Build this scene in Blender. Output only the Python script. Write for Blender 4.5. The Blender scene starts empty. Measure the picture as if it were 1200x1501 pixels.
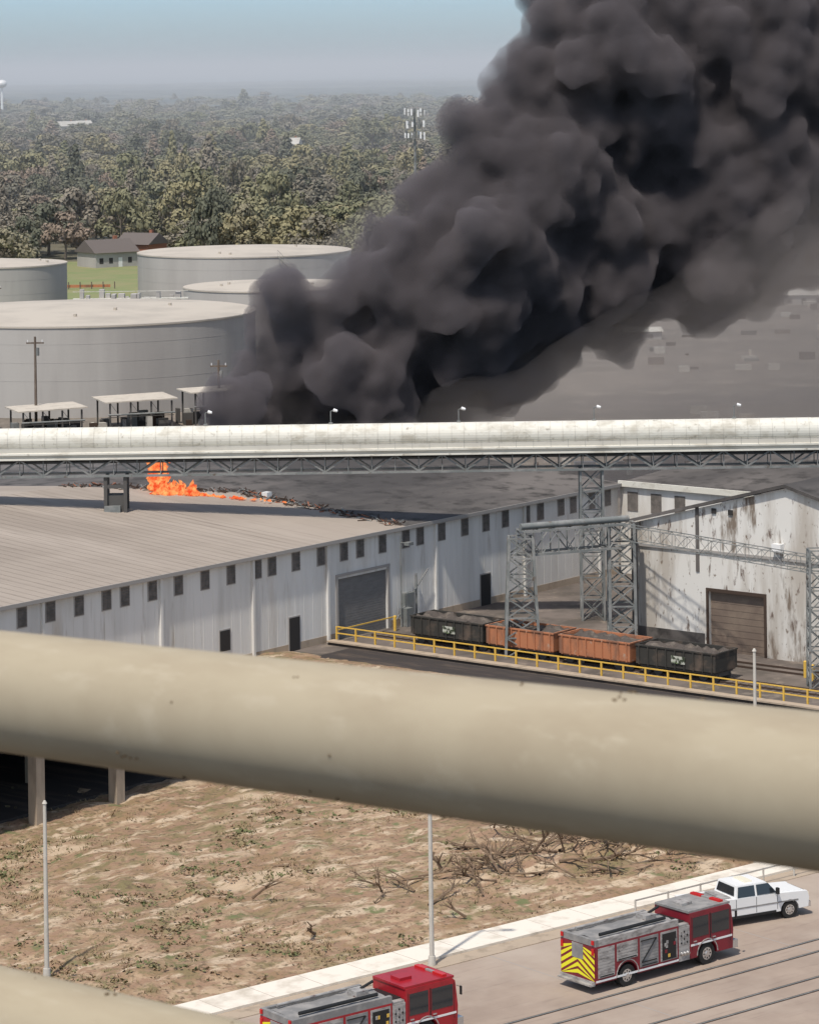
import bpy, bmesh, math, random
from mathutils import Vector, Matrix, noise
random.seed(7)
D=bpy.data; SC=bpy.context.scene
R=random.random; U=random.uniform

# ---------------------------------------------------------------- materials
def mat(name,c,layers=(),rough=.85,metal=0,bump=0,bscale=8,bstretch=(1,1,1),rnd=None,emis=0,spec=.3):
    m=D.materials.new(name); m.use_nodes=True; N=m.node_tree.nodes; L=m.node_tree.links
    b=N['Principled BSDF']; b.inputs['Roughness'].default_value=rough; b.inputs['Metallic'].default_value=metal
    b.inputs['Specular IOR Level'].default_value=spec
    tc=N.new('ShaderNodeTexCoord')
    def nz(scale,stretch,detail=6):
        mp=N.new('ShaderNodeMapping'); mp.inputs['Scale'].default_value=stretch
        L.new(tc.outputs['Object'],mp.inputs[0]); n=N.new('ShaderNodeTexNoise')
        n.inputs['Scale'].default_value=scale; n.inputs['Detail'].default_value=detail; n.inputs['Roughness'].default_value=.62
        L.new(mp.outputs[0],n.inputs['Vector']); return n.outputs[0]
    if rnd:
        oi=N.new('ShaderNodeObjectInfo'); cr=N.new('ShaderNodeValToRGB'); e=cr.color_ramp.elements
        cr.color_ramp.interpolation='CONSTANT'
        while len(e)<len(rnd): e.new(.5)
        for i,cc in enumerate(rnd): e[i].position=i/len(rnd); e[i].color=(*cc,1)
        L.new(oi.outputs['Random'],cr.inputs[0]); cur=cr.outputs[0]
    else:
        v=N.new('ShaderNodeRGB'); v.outputs[0].default_value=(*c,1); cur=v.outputs[0]
    for (cc,scale,lo,hi,st) in layers:
        n=nz(scale,st); mr=N.new('ShaderNodeMapRange'); mr.inputs[1].default_value=lo; mr.inputs[2].default_value=hi
        L.new(n,mr.inputs[0]); mx=N.new('ShaderNodeMix'); mx.data_type='RGBA'
        L.new(mr.outputs[0],mx.inputs[0]); L.new(cur,mx.inputs[6]); 
        if cc is None:
            mx.blend_type='MULTIPLY'; mx.inputs[7].default_value=(.5,.5,.5,1)
        else: mx.inputs[7].default_value=(*cc,1)
        cur=mx.outputs[2]
    L.new(cur,b.inputs['Base Color'])
    if bump:
        bp=N.new('ShaderNodeBump'); bp.inputs['Strength'].default_value=bump; bp.inputs['Distance'].default_value=.1
        L.new(nz(bscale,bstretch),bp.inputs['Height']); L.new(bp.outputs[0],b.inputs['Normal'])
    return m
one=(1,1,1)
M={}
M['ground']=mat('ground_soil',(.21,.18,.15),[((.13,.115,.095),.02,.4,.6,one),((.28,.24,.2),.15,.5,.7,one),(None,1.5,.45,.8,one)])
M['forestfloor']=mat('forest_floor',(.13,.12,.08),[((.18,.15,.1),.01,.45,.6,one)])
M['farland']=mat('hazed_far_land',(.2,.25,.27),[((.26,.3,.31),.0012,.45,.6,(1,3,1))])  # pale blue-grey: aerial haze painted into the ground colour
M['canopy']=mat('hazed_far_canopy',(.085,.105,.1),[((.14,.15,.13),.0022,.42,.58,(1,.5,1)),((.07,.09,.09),.012,.45,.6,(1,.3,1))])  # blue-grey shift is distance haze put into the colour
M['canopyfar']=mat('hazed_horizon_canopy',(.15,.19,.21),[((.18,.22,.23),.001,.42,.58,one)])  # paler and bluer still, more haze in the colour
M['sand']=mat('field_sand',(.42,.305,.2),[((.27,.175,.1),.3,.43,.55,one),((.19,.155,.075),.17,.5,.62,one),((.2,.155,.08),1.1,.51,.59,one),((.29,.185,.12),.9,.46,.58,(1,2,1)),((.5,.39,.275),.35,.54,.62,(1,2.5,1)),((.14,.1,.06),3.2,.54,.64,one),((.46,.35,.24),.1,.57,.64,(1,2,1)),((.15,.16,.07),.55,.6,.68,one)],bump=.9,bscale=3)
M['road']=mat('yard_concrete',(.35,.275,.22),[((.29,.225,.18),.25,.4,.65,one),((.22,.17,.14),1.2,.55,.8,(.3,3,1)),((.4,.33,.27),.08,.5,.7,one)],bump=.1)
M['walk']=mat('pale_concrete',(.72,.66,.57),[((.5,.44,.36),.6,.5,.7,one)])
M['deck']=mat('rail_yard_ground',(.17,.14,.12),[((.1,.085,.072),.2,.4,.6,one),((.27,.22,.175),.6,.55,.75,one)])
M['asphalt_shade']=mat('asphalt_and_dock_shade',(.045,.038,.035),[((.12,.09,.07),.4,.5,.7,(3,.4,1))])  # road surface; also painted shade inside the loading dock
M['grass']=mat('lawn',(.19,.22,.09),[((.24,.23,.11),.1,.4,.6,one)])
M['wall']=mat('painted_metal_wall',(.7,.685,.65),[((.57,.555,.52),.5,.43,.66,(1,1,.08)),((.52,.47,.4),.2,.56,.76,(1.5,1,.3)),((.42,.38,.33),1.3,.59,.72,(1,1,.1))],bump=.15,bscale=2,bstretch=(6,6,.01))
M['wallrust']=mat('weathered_wall',(.66,.64,.6),[((.45,.41,.36),.35,.46,.6,(1,1,.15)),((.2,.16,.125),.6,.57,.65,(1,1,.22)),((.14,.1,.08),1.7,.6,.68,(1,1,.3)),((.2,.155,.12),2.5,.61,.68,(1,1,.6))],bump=.15,bscale=2,bstretch=(6,6,.01))
M['roof']=mat('metal_roof_tan',(.35,.298,.25),[((.29,.245,.205),.05,.4,.6,(.2,1,1)),((.39,.335,.285),.12,.5,.7,(1,.2,1)),((.25,.21,.175),.6,.54,.76,(3,.15,1))],rough=.8)
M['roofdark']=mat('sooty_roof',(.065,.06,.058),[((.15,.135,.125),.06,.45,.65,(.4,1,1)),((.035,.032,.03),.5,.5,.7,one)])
M['fascia']=mat('fascia_grey',(.33,.31,.29))
M['louver']=mat('louver_grey',(.17,.15,.135),[((.11,.1,.09),2,.4,.6,one)])
M['dark']=mat('dark_opening',(.035,.033,.032))
M['rollup']=mat('rollup_door_grey',(.2,.195,.19),[((.16,.155,.15),1,.4,.7,(1,1,4))])
M['rustdoor']=mat('rust_door',(.16,.12,.095),[((.22,.17,.13),.8,.4,.7,one)])
M['steel']=mat('galv_steel_grey',(.17,.18,.175),[((.25,.25,.24),.7,.45,.6,one),((.12,.09,.07),1.5,.6,.7,one)],rough=.6)
M['steeld']=mat('dark_steel',(.09,.085,.08))
M['galw']=mat('gallery_white',(.66,.64,.57),[((.48,.45,.38),.5,.5,.66,(1,1,2)),((.3,.27,.22),2,.6,.75,one)],rough=.6)
M['gall']=mat('gallery_ledge',(.46,.44,.4),[((.3,.28,.24),.5,.5,.7,(.3,1,1))])
M['tank']=mat('tank_shell_grey',(.42,.4,.375),[((.36,.34,.32),.12,.42,.62,(1,1,.15)),((.3,.28,.26),.5,.6,.8,(1,1,.1))],rough=.75)
M['tankroof']=mat('tank_roof',(.48,.43,.365),[((.39,.35,.3),.08,.45,.65,one)],rough=.8)
M['yellow']=mat('safety_yellow',(.66,.42,.08),[((.4,.25,.08),3,.6,.75,one)],rough=.6)
M['white']=mat('white_paint',(.75,.75,.74),rough=.35,spec=.5)
M['offwhite']=mat('pole_white',(.5,.47,.42),[((.4,.37,.32),1,.5,.7,one)])
M['red']=mat('engine_red',(.34,.014,.022),[((.24,.012,.018),1.5,.5,.7,one)],rough=.35,spec=.5)
M['redd']=mat('engine_maroon',(.2,.013,.024),[((.14,.012,.02),1.5,.5,.7,one)],rough=.4,spec=.5)
M['silver']=mat('brushed_silver',(.4,.38,.36),[((.2,.185,.175),1.7,.45,.65,(1,1,3)),((.12,.06,.06),2.4,.6,.7,one)],rough=.5,metal=.15)
M['grey']=mat('engine_grey',(.2,.195,.19),[((.3,.285,.27),1.2,.45,.65,one)],rough=.7)
M['black']=mat('black_trim',(.02,.02,.02),rough=.5)
M['glass']=mat('dark_glass',(.02,.025,.03),rough=.08,spec=.8)
M['tyre']=mat('tyre_rubber',(.025,.024,.023),rough=.9)
M['chrome']=mat('chrome',(.6,.6,.6),rough=.25,metal=.8)
M['chev']=mat('chevron_yellow',(.75,.7,.03),rough=.5)
M['lamp']=mat('lamp_red',(.5,.02,.02),rough=.2)
M['amber']=mat('lamp_lens',(.8,.75,.6),rough=.2)
M['orange']=mat('railcar_orange',(.42,.17,.085),[((.22,.11,.07),.8,.46,.62,(1,1,.4)),((.4,.27,.2),2,.6,.7,one)])
M['cardark']=mat('railcar_dark',(.04,.038,.034),[((.12,.09,.07),.8,.5,.7,one)])
M['load']=mat('railcar_load',(.09,.075,.065),[((.2,.17,.14),1.2,.5,.7,one)],bump=.8)
M['graf']=mat('graffiti_paint',(.45,.46,.4),[((.04,.05,.03),3,.48,.53,one),((.2,.28,.12),2,.6,.62,one)])
M['wood']=mat('weathered_wood',(.13,.1,.08),[((.2,.17,.14),3,.5,.7,(1,1,.2))])
M['conc']=mat('column_concrete',(.4,.32,.24),[((.25,.2,.15),1,.5,.7,(1,1,.3))])
M['shedroof']=mat('shed_roof_sheet',(.52,.47,.4),[((.38,.34,.29),.8,.5,.7,one)])
M['pipe']=mat('beige_pipe_paint',(.385,.33,.24),[((.34,.285,.205),2.2,.4,.65,(4,1,1)),((.41,.355,.265),6,.55,.7,(5,1,1))],rough=.85,spec=.08)
M['spot']=mat('grime_spot',(.12,.08,.04))
M['rust']=mat('rail_rust',(.06,.04,.03))
M['brush']=mat('dead_wood',(.17,.115,.075),[((.27,.2,.14),3,.5,.7,one)])
M['tuft']=mat('dry_grass_blades',(.29,.21,.12),[((.19,.165,.08),.25,.48,.58,one)])
M['scrub']=mat('scrub_leaves',(.23,.185,.1),[((.3,.2,.13),.4,.48,.56,one),((.12,.135,.055),.9,.5,.58,one)])
M['brick']=mat('house_brick',(.3,.12,.07)); M['droof']=mat('house_shingle',(.13,.11,.1))
M['bark']=mat('bark',(.15,.125,.1))
pa=[(.17,.175,.085),(.23,.215,.11),(.27,.24,.12),(.2,.195,.1),(.24,.215,.135),(.28,.245,.13),(.15,.155,.085)]
pb=[(.12,.125,.08),(.2,.175,.13),(.16,.15,.115),(.25,.185,.14),(.09,.1,.065),(.18,.16,.12),(.22,.19,.15)]
def hz(c,h,t): return tuple(a*(1-t)+b*t for a,b in zip(c,h))  # mixes a haze tint into a foliage colour
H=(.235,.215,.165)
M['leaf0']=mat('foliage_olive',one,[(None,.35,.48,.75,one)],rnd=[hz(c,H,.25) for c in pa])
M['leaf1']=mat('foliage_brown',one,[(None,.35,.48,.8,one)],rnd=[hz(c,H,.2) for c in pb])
M['leaf2']=mat('foliage_far_hazed',one,rnd=[hz(c,(.22,.22,.19),.5) for c in pa+pb])  # larger share of painted haze for the distant trees

# ---------------------------------------------------------------- mesh builder
class MB:
    def __init__(s): s.v=[];s.f=[];s.m=[];s.mats=[];s.sm=[]
    def mi(s,k):
        if k not in s.mats: s.mats.append(k)
        return s.mats.index(k)
    def add(s,vs,fs,k,smooth=False):
        o=len(s.v); s.v+=[tuple(v) for v in vs]; i=s.mi(k)
        for f in fs: s.f.append([o+a for a in f]); s.m.append(i); s.sm.append(smooth)
    def box(s,x0,x1,y0,y1,z0,z1,k):
        s.add([(x,y,z) for z in(z0,z1) for x,y in((x0,y0),(x1,y0),(x1,y1),(x0,y1))],
              [(3,2,1,0),(4,5,6,7),(0,1,5,4),(1,2,6,5),(2,3,7,6),(3,0,4,7)],k)
    def poly(s,pts,k): s.add(pts,[list(range(len(pts)))],k)
    def prism(s,pr,y0,y1,k):
        n=len(pr); s.add([(x,y0,z) for x,z in pr]+[(x,y1,z) for x,z in pr],
          [list(range(n)),list(range(2*n-1,n-1,-1))]+[(j,i,n+i,n+j) for i,j in((i,(i+1)%n) for i in range(n))],k)
    def prismx(s,pr,x0,x1,k):
        n=len(pr); s.add([(x0,y,z) for y,z in pr]+[(x1,y,z) for y,z in pr],
          [list(range(n-1,-1,-1)),list(range(n,2*n))]+[(i,j,n+j,n+i) for i,j in((i,(i+1)%n) for i in range(n))],k)
    def cyl(s,p,q,r0,k,r1=None,n=8,cap=True):
        r1=r0 if r1 is None else r1; p=Vector(p);q=Vector(q);d=(q-p).normalized()
        a=d.orthogonal().normalized();b=d.cross(a)
        vs=[];
        for c,r in((p,r0),(q,r1)):
            for i in range(n):
                t=2*math.pi*i/n; vs.append(c+a*r*math.cos(t)+b*r*math.sin(t))
        fs=[(i,(i+1)%n,n+(i+1)%n,n+i) for i in range(n)]
        s.add(vs,fs,k,n>6)
        if cap: s.add(vs,[list(range(n-1,-1,-1)),list(range(n,2*n))],k)
    def bar(s,p,q,w,k): s.cyl(p,q,w*.7,k,n=4)
    def obj(s,name,loc=(0,0,0),rz=0,bevel=0,parent=None,fixn=True):
        me=D.meshes.new(name); me.from_pydata(s.v,[],s.f)
        for k in s.mats: me.materials.append(M[k])
        me.polygons.foreach_set('material_index',s.m); me.polygons.foreach_set('use_smooth',s.sm)
        if fixn:
            bm=bmesh.new(); bm.from_mesh(me); bmesh.ops.recalc_face_normals(bm,faces=bm.faces); bm.to_mesh(me); bm.free()
        o=D.objects.new(name,me); SC.collection.objects.link(o); o.location=loc; o.rotation_euler=(0,0,rz)
        if bevel:
            b=o.modifiers.new('b','BEVEL'); b.width=bevel; b.segments=2; b.limit_method='ANGLE'
        if parent: o.parent=parent
        return o
def tower(m,x,y,z0,z1,w0,w1,n,r,k):
    P=[]
    for i in range(n+1):
        t=i/n; w=(w0+(w1-w0)*t)/2; z=z0+(z1-z0)*t
        P.append([Vector((x-w,y-w,z)),Vector((x+w,y-w,z)),Vector((x+w,y+w,z)),Vector((x-w,y+w,z))])
    for j in range(4):
        m.bar(P[0][j],P[n][j],r*1.6,k)
        for i in range(n):
            a=(j+1)%4
            m.bar(P[i][j],P[i+1][a],r*.7,k); m.bar(P[i][a],P[i+1][j],r*.7,k); m.bar(P[i+1][j],P[i+1][a],r*.8,k)
def beam(m,p,q,w,h,n,r,k):
    p=Vector(p);q=Vector(q);d=(q-p).normalized(); s=d.cross(Vector((0,0,1))).normalized()*w/2; u=Vector((0,0,h))
    for sd in(-1,1):
        a=p+s*sd;b=q+s*sd
        m.bar(a,b,r*1.5,k); m.bar(a+u,b+u,r*1.5,k)
        for i in range(n):
            c=a.lerp(b,i/n);e=a.lerp(b,(i+1)/n)
            m.bar(c,c+u,r*.8,k); m.bar(c,e+u,r*.7,k) if i%2 else m.bar(c+u,e,r*.7,k)
    for i in range(n+1):
        t=i/n; c=p.lerp(q,t); m.bar(c-s,c+s,r*.7,k); m.bar(c-s+u,c+s+u,r*.7,k)
A=(-29,213.8,0); AR=math.atan2(.7802,.6256)      # warehouse frame: x along wall, +y behind wall
K=(-10.85,148.4,0); KR=math.radians(39.0)        # kerb frame
def Wd(s,d): return (-29+.6256*s-.7802*d, 213.8+.7802*s+.6256*d)

# ---------------------------------------------------------------- ground sheets
m=MB(); m.poly([(-9000,-200,0),(9000,-200,0),(9000,640,0),(-9000,640,0)],'ground')
m.poly([(-9000,640,0),(9000,640,0),(9000,3200,0),(-9000,3200,0)],'forestfloor')
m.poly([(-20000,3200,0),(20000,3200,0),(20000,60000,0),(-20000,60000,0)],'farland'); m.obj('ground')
m=MB(); m.poly([(-95,500,.01),(-52,500,.01),(-52,735,.01),(-110,735,.01)],'grass'); m.obj('lawn')
m=MB()
def canopy(y0,y1,ny,nx,hf,k,am):
    vs=[];fs=[]
    for j in range(ny+1):
        y=y0*(y1/y0)**(j/ny)
        for i in range(nx+1):
            x=(-.3+.6*i/nx)*y
            z=hf(y)+am*(noise.noise(Vector((x*.02,y*.01,2)))+.6*noise.noise(Vector((x*.06,y*.02,4))))+am*1.3*noise.noise(Vector((x*.002,y*.0012,7)))
            vs.append((x,y,z))
    for j in range(ny):
        for i in range(nx): a=j*(nx+1)+i; fs.append((a,a+1,a+nx+2,a+nx+1))
    m.add(vs,fs,k,True)
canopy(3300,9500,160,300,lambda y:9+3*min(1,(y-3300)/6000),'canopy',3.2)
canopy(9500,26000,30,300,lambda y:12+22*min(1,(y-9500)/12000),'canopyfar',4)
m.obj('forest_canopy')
def fh(x,y):
    e=max(0,min(1,y/4))
    pile=1.1*math.exp(-(((x-33)/9)**2+((y-7)/3.2)**2))*(.6+.8*noise.noise(Vector((x*.6,y*.6,11))))
    return .03+e*(pile+.35*(noise.noise(Vector((x*.12,y*.12,3)))+.5)+.22*noise.noise(Vector((x*.5,y*.5,1)))+.13*noise.noise(Vector((x*1.5,y*1.5,8)))+.12)
def k2w(x,y):
    c,s=math.cos(KR),math.sin(KR); return (K[0]+x*c-y*s,K[1]+x*s+y*c)
def ws(X,Y): return (X+29)*.6256+(Y-213.8)*.7802
vs=[];fs=[];nx,ny=340,170;sx,sy=.42,.42
for j in range(ny+1):
    for i in range(nx+1):
        x=-60+i*sx;y=j*sy; X,Y=k2w(x,y); z=fh(x,y); s=ws(X,Y)
        if s>28: z*=max(0,(31-s)/3); 
        if s>31: z=-.3
        vs.append((x,y,z))
for j in range(ny):
    for i in range(nx):
        a=j*(nx+1)+i; fs.append((a,a+1,a+nx+2,a+nx+1))
m=MB(); m.add(vs,fs,'sand',True); m.obj('field',K,KR)
m=MB(); m.poly([(-60,-90,.004),(120,-90,.004),(120,-2.4,.004),(-60,-2.4,.004)],'road'); m.obj('road',K,KR)
m=MB(); m.box(-60,120,-2.2,0,-.1,.16,'walk')
for i in range(60): m.box(-60+i*3,-59.97+i*3,-2.21,-.0,.158,.163,'road')
m.obj('pavement',K,KR,bevel=.02)
m=MB(); m.box(-60,120,-3.4,-2.21,-.1,.04,'conc'); m.obj('kerb',K,KR)
m=MB()
for y in(-12.4,-13.9,-16.9,-18.4):
    m.box(-60,120,y-.12,y+.12,0,.012,'rust'); m.box(-60,120,y-.035,y+.035,.012,.03,'steel')
m.obj('railway_track',K,KR)
m=MB()
for i in range(14): m.poly([(-60+i*12.6,-90,.008),(-59.95+i*12.6,-90,.008),(-59.95+i*12.6,-3.4,.008),(-60+i*12.6,-3.4,.008)],'fascia')
m.obj('expansion_joint',K,KR)
m=MB()
for i in range(13):
    x=26+i*2.4; m.cyl((x,-3.1,0),(x,-3.1,.9),.05,'offwhite')
m.box(26,55,-3.13,-3.07,.82,.9,'offwhite'); m.obj('low_barrier_rail',K,KR)
m=MB(); m.poly([(31,0,.02),(31,-90,.02),(130,-90,.02),(130,0,.02)],'deck'); m.obj('rail_yard',A,AR)
m=MB(); m.poly([(28,-3,.05),(28,-60,.05),(34.2,-60,.05),(34.2,-3,.05)],'asphalt_shade'); m.obj('service_road',A,AR)
m=MB(); m.box(34.4,34.9,-60,-.6,0,.25,'asphalt_shade'); m.box(34.3,35.1,-60,-.6,.25,.36,'conc'); m.obj('retaining_wall',A,AR)

m=MB()
for _ in range(9000):
    x=U(-32,60);y=U(.3,48); 
    if noise.noise(Vector((x*.16,y*.16,9)))+.5*noise.noise(Vector((x*.6,y*.6,19)))<U(-.05,.4): continue
    z=fh(x,y); X,Y=k2w(x,y)
    if ws(X,Y)>29: continue
    h=U(.06,.28)
    for _ in range(6):
        a=U(0,6.28);w=.035;dx,dy=math.cos(a),math.sin(a);l=U(.1,.35); ox,oy=U(-.25,.25),U(-.25,.25)
        m.add([(x+ox-dy*w,y+oy+dx*w,z-.02),(x+ox+dy*w,y+oy-dx*w,z-.02),(x+ox+dx*l,y+oy+dy*l,z+h)],[(0,1,2)],'tuft')
m.obj('dry_grass',K,KR,fixn=False)
m=MB()
for _ in range(6500):
    x=U(-32,60);y=U(.6,46)
    g=noise.noise(Vector((x*.1,y*.1,29)))+.7*noise.noise(Vector((x*.35,y*.35,39)))+(.28 if x<10 else -.06)
    if g<U(.12,.5): continue
    X,Y=k2w(x,y)
    if ws(X,Y)>28.5: continue
    z=fh(x,y); q=U(.1,.36)
    for _ in range(11):
        v=Vector((U(-1,1)*q*1.5,U(-1,1)*q*1.5,U(0,.55)*q)); s=U(.04,.1); n=Vector((U(-1,1),U(-1,1),U(.4,1.2))).normalized(); a=n.orthogonal().normalized()*s; b=n.cross(a)
        p=Vector((x,y,z))+v; m.add([p-a-b,p+a-b*.6,p+a*.7+b,p-a*.8+b*.7],[(0,1,2,3)],'scrub')
m.obj('scrub',K,KR,fixn=False)
m=MB()
def branch(p,d,l,r,lev):
    q=p+d*l; m.cyl(p,q,r,'brush',r*.6,n=5,cap=False)
    if lev>0:
        for _ in range(3):
            nd=(d+Vector((U(-1,1),U(-1,1),U(-.5,.5)))*.8).normalized(); branch(p.lerp(q,U(.5,1)),nd,l*U(.5,.8),r*.6,lev-1)
for _ in range(120):
    x=random.gauss(33,7.5); y=7+random.gauss(0,2.6)
    if y<1.5: continue
    d=Vector((U(-1,1),U(-1,1),U(-.1,.5))).normalized()
    branch(Vector((x,y,fh(x,y)+.1)),d,U(.6,1.9),U(.04,.13),2)
m.obj('brush_pile',K,KR,fixn=False)

# ---------------------------------------------------------------- main warehouse
m=MB(); zt=8
def slope(y): return 8.02+.075*min(y,58-y)
m.box(-30,36.4,0,.25,0,zt,'wall'); m.box(36.4,42.6,0,.25,4.8,zt,'wall'); m.box(42.6,75,0,.25,0,zt,'wall')
m.box(-30,75,57.75,58,0,zt,'wall')
for x in(-30,74.75): m.prismx([(.25,0),(57.75,0),(57.75,8),(29,10.1),(.25,8)],x,x+.25,'wall')
m.box(36.4,42.6,.2,.3,0,4.8,'rollup')
for i in range(24): m.box(36.4,42.6,.185,.2,i*.2+.03,i*.2+.17,'rollup')
for x in(36.15,42.6): m.box(x,x+.25,-.08,0,0,5,'fascia')
m.box(36.15,42.85,-.1,0,5.0,5.2,'fascia')
R0=[(-30.3,-.4),(44.7,-.4),(44.7,17.85),(35,29),(-30.3,29)]
R1=[(44.7,-.4),(75.3,-.4),(75.3,29),(35,29),(44.7,17.85)]
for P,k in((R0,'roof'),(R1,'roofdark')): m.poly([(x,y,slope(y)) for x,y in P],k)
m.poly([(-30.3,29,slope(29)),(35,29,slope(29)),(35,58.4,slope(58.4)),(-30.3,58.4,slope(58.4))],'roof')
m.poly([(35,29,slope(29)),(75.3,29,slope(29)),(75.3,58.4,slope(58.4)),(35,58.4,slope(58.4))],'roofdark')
m.box(-30.3,75.3,-.48,-.402,7.75,8.03,'fascia')
m.box(-30.3,75.3,-.4,0,7.72,7.8,'fascia')
for i in range(75):
    x=-30+i
    if x<34.5: m.add([(x,-.38,slope(-.38)+.02),(x+.04,-.38,slope(-.38)+.02),(x+.04,28.9,slope(28.9)+.02),(x,28.9,slope(28.9)+.02)],[(0,1,2,3)],'roof')
wx=[-27,-24,-21,-18,-15.5,-12,-9.5,-6.5,-3.7,-.8,2.06,4.85,7.7,10.5,12.4,15.3,18.1,21,23.9,26.9,28.6,31.4,34.4,37.2,39.2,42,45,46.85,49.7,52.8,55.7,58.4,61.4,63.4,66.4,68.2,71,73.4]
for x in wx:
    m.box(x-.5,x+.5,-.05,0,6.15,7.65,'fascia'); m.box(x-.42,x+.42,-.06,-.05,6.22,7.58,'louver')
    for i in range(6): m.box(x-.42,x+.42,-.1,-.06,6.3+i*.21,6.36+i*.21,'louver')
for x in(-8,4,16.1,26.3,35.1,48.8,61,72):
    m.box(x-.12,x+.12,-.22,0,0,7.72,'wall')
for i in range(100):
    x=-29.6+i*1.05
    if not 35.8<x<43.2: m.box(x-.012,x+.012,-.015,0,.6,6.1,'wall')
for x,w,z0,z1 in((31.1,1.2,0,2.6),(55.5,1.3,0,2.6),(23.1,1.1,1.25,2.8)):
    m.box(x-w/2-.08,x+w/2+.08,-.06,0,z0,z1+.1,'fascia'); m.box(x-w/2,x+w/2,-.08,-.06,z0,z1,'dark')
m.box(-30,36.1,-.03,0,0,.6,'conc'); m.box(43,75,-.03,0,0,.6,'conc')
m.cyl((43.6,-.6,0),(43.6,-.6,7.4),.05,'steel'); m.cyl((43.6,-.6,6.8),(43.6,-1.4,6.9),.05,'steel'); m.box(43.3,43.9,-1.7,-1.2,6.7,6.95,'steel')
m.box(44.4,45.4,-.5,0,1,2.6,'steel'); m.cyl((46,-.25,0),(46,-.25,4),.08,'steel'); m.box(43.8,44.6,-1,-.3,0,1.5,'steel')
m.bar((43.3,-.3,.6),(47.5,-.3,4.2),.07,'steel')
m.cyl((2,18,slope(18)+.35),(11,21.5,slope(21.5)+.35),.28,'galw',n=10)
m.box(44.9,45.5,14.8,15.4,slope(15),slope(15)+.4,'white')
m.obj('warehouse',A,AR)
m=MB()
for _ in range(380):
    t=R()
    if R()<.6: x,y=44.7+U(-.9,1.0),U(-.2,17.8)
    else: x,y=44.7-9.7*t+U(-.8,1.5),17.85+11.15*t
    a=U(0,3); l=U(.15,.9); z=slope(y)+.03
    m.bar((x,y,z),(x+l*math.cos(a),y+l*math.sin(a),z+U(0,.22)),U(.03,.1),'rust' if R()<.6 else ('steel' if R()<.6 else 'brick'))
m.obj('burnt_debris',A,AR,fixn=False)
m=MB()
m.box(75.3,75.55,-14,-.05,0,8,'wall'); m.box(75.55,105,-14,-13.75,0,8,'wall')
m.poly([(75,-14.2,8.03),(75,0,8.03),(110,0,9.8),(110,-50,9.8),(76,-50,8.03),(76,-14.2,8.03)],'roofdark')
m.box(74.95,75.2,-14.2,-.05,7.75,8.25,'galw')
for y in(-1.4,-3.9,-6.4): m.box(75.25,75.3,y-.55,y+.55,5.6,7.3,'louver')
m.obj('warehouse_annex',A,AR)
m=MB(); x0=49.2
def gz(y):
    t=-y; return 9.3+3.7*(1-abs(t-33.5)/14)
dy0,dy1=-26.4,-31.4
m.prismx([(-19.5,0),(-19.5,gz(-19.5)),(dy0,gz(dy0)),(dy0,0)][::-1],x0,x0+.3,'wallrust')
m.prismx([(dy0,4.6),(dy0,gz(dy0)),(dy1,gz(dy1)),(dy1,4.6)][::-1],x0,x0+.3,'wallrust')
m.prismx([(dy1,0),(dy1,gz(dy1)),(-33.5,13),(-47.5,9.3),(-47.5,0)][::-1],x0,x0+.3,'wallrust')
for y in(-19.5,-47.5): m.box(x0+.3,72,y-.12,y+.12,0,9.2,'wallrust')
m.box(x0+.3,x0+.4,dy1,dy0,0,4.6,'rustdoor')
for i in range(9): m.box(x0+.28,x0+.3,dy1,dy0,.25+i*.5,.28+i*.5,'rustdoor')
m.box(x0-.1,x0,dy1-.2,dy0+.2,4.6,4.85,'rust'); m.box(x0-.1,x0,dy1-.2,dy1,0,4.6,'rust'); m.box(x0-.1,x0,dy0,dy0+.2,0,4.6,'rust')
for ya,yb in((-19,-33.5),(-48,-33.5)):
    za,zb=gz(ya)+.1,13.1
    m.add([(x,y,z+dz) for dz in(0,.25) for x,y,z in((x0-.4,ya,za),(x0-.4,yb,zb),(72,yb,zb),(72,ya,za))],
      [(0,1,2,3),(7,6,5,4),(0,4,5,1),(1,5,6,2),(2,6,7,3),(3,7,4,0)],'roofdark')
m.box(x0-.15,x0,-47.5,-19.5,7.55,7.75,'fascia'); m.box(x0-.04,x0,-26,-19.6,.0,1.3,'roofdark')
m.box(x0-.5,x0,-33.2,-32.4,8.2,8.8,'white'); m.box(x0-.07,x0,-25.6,-25.3,6,11,'roofdark')
for y in (-27,-28.5): m.box(x0-.1,x0,y-.2,y+.2,10.6,11,'dark')
m.box(60,62,-35,-31,12.6,14.3,'steel')
m.obj('weathered_warehouse',A,AR)

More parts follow.
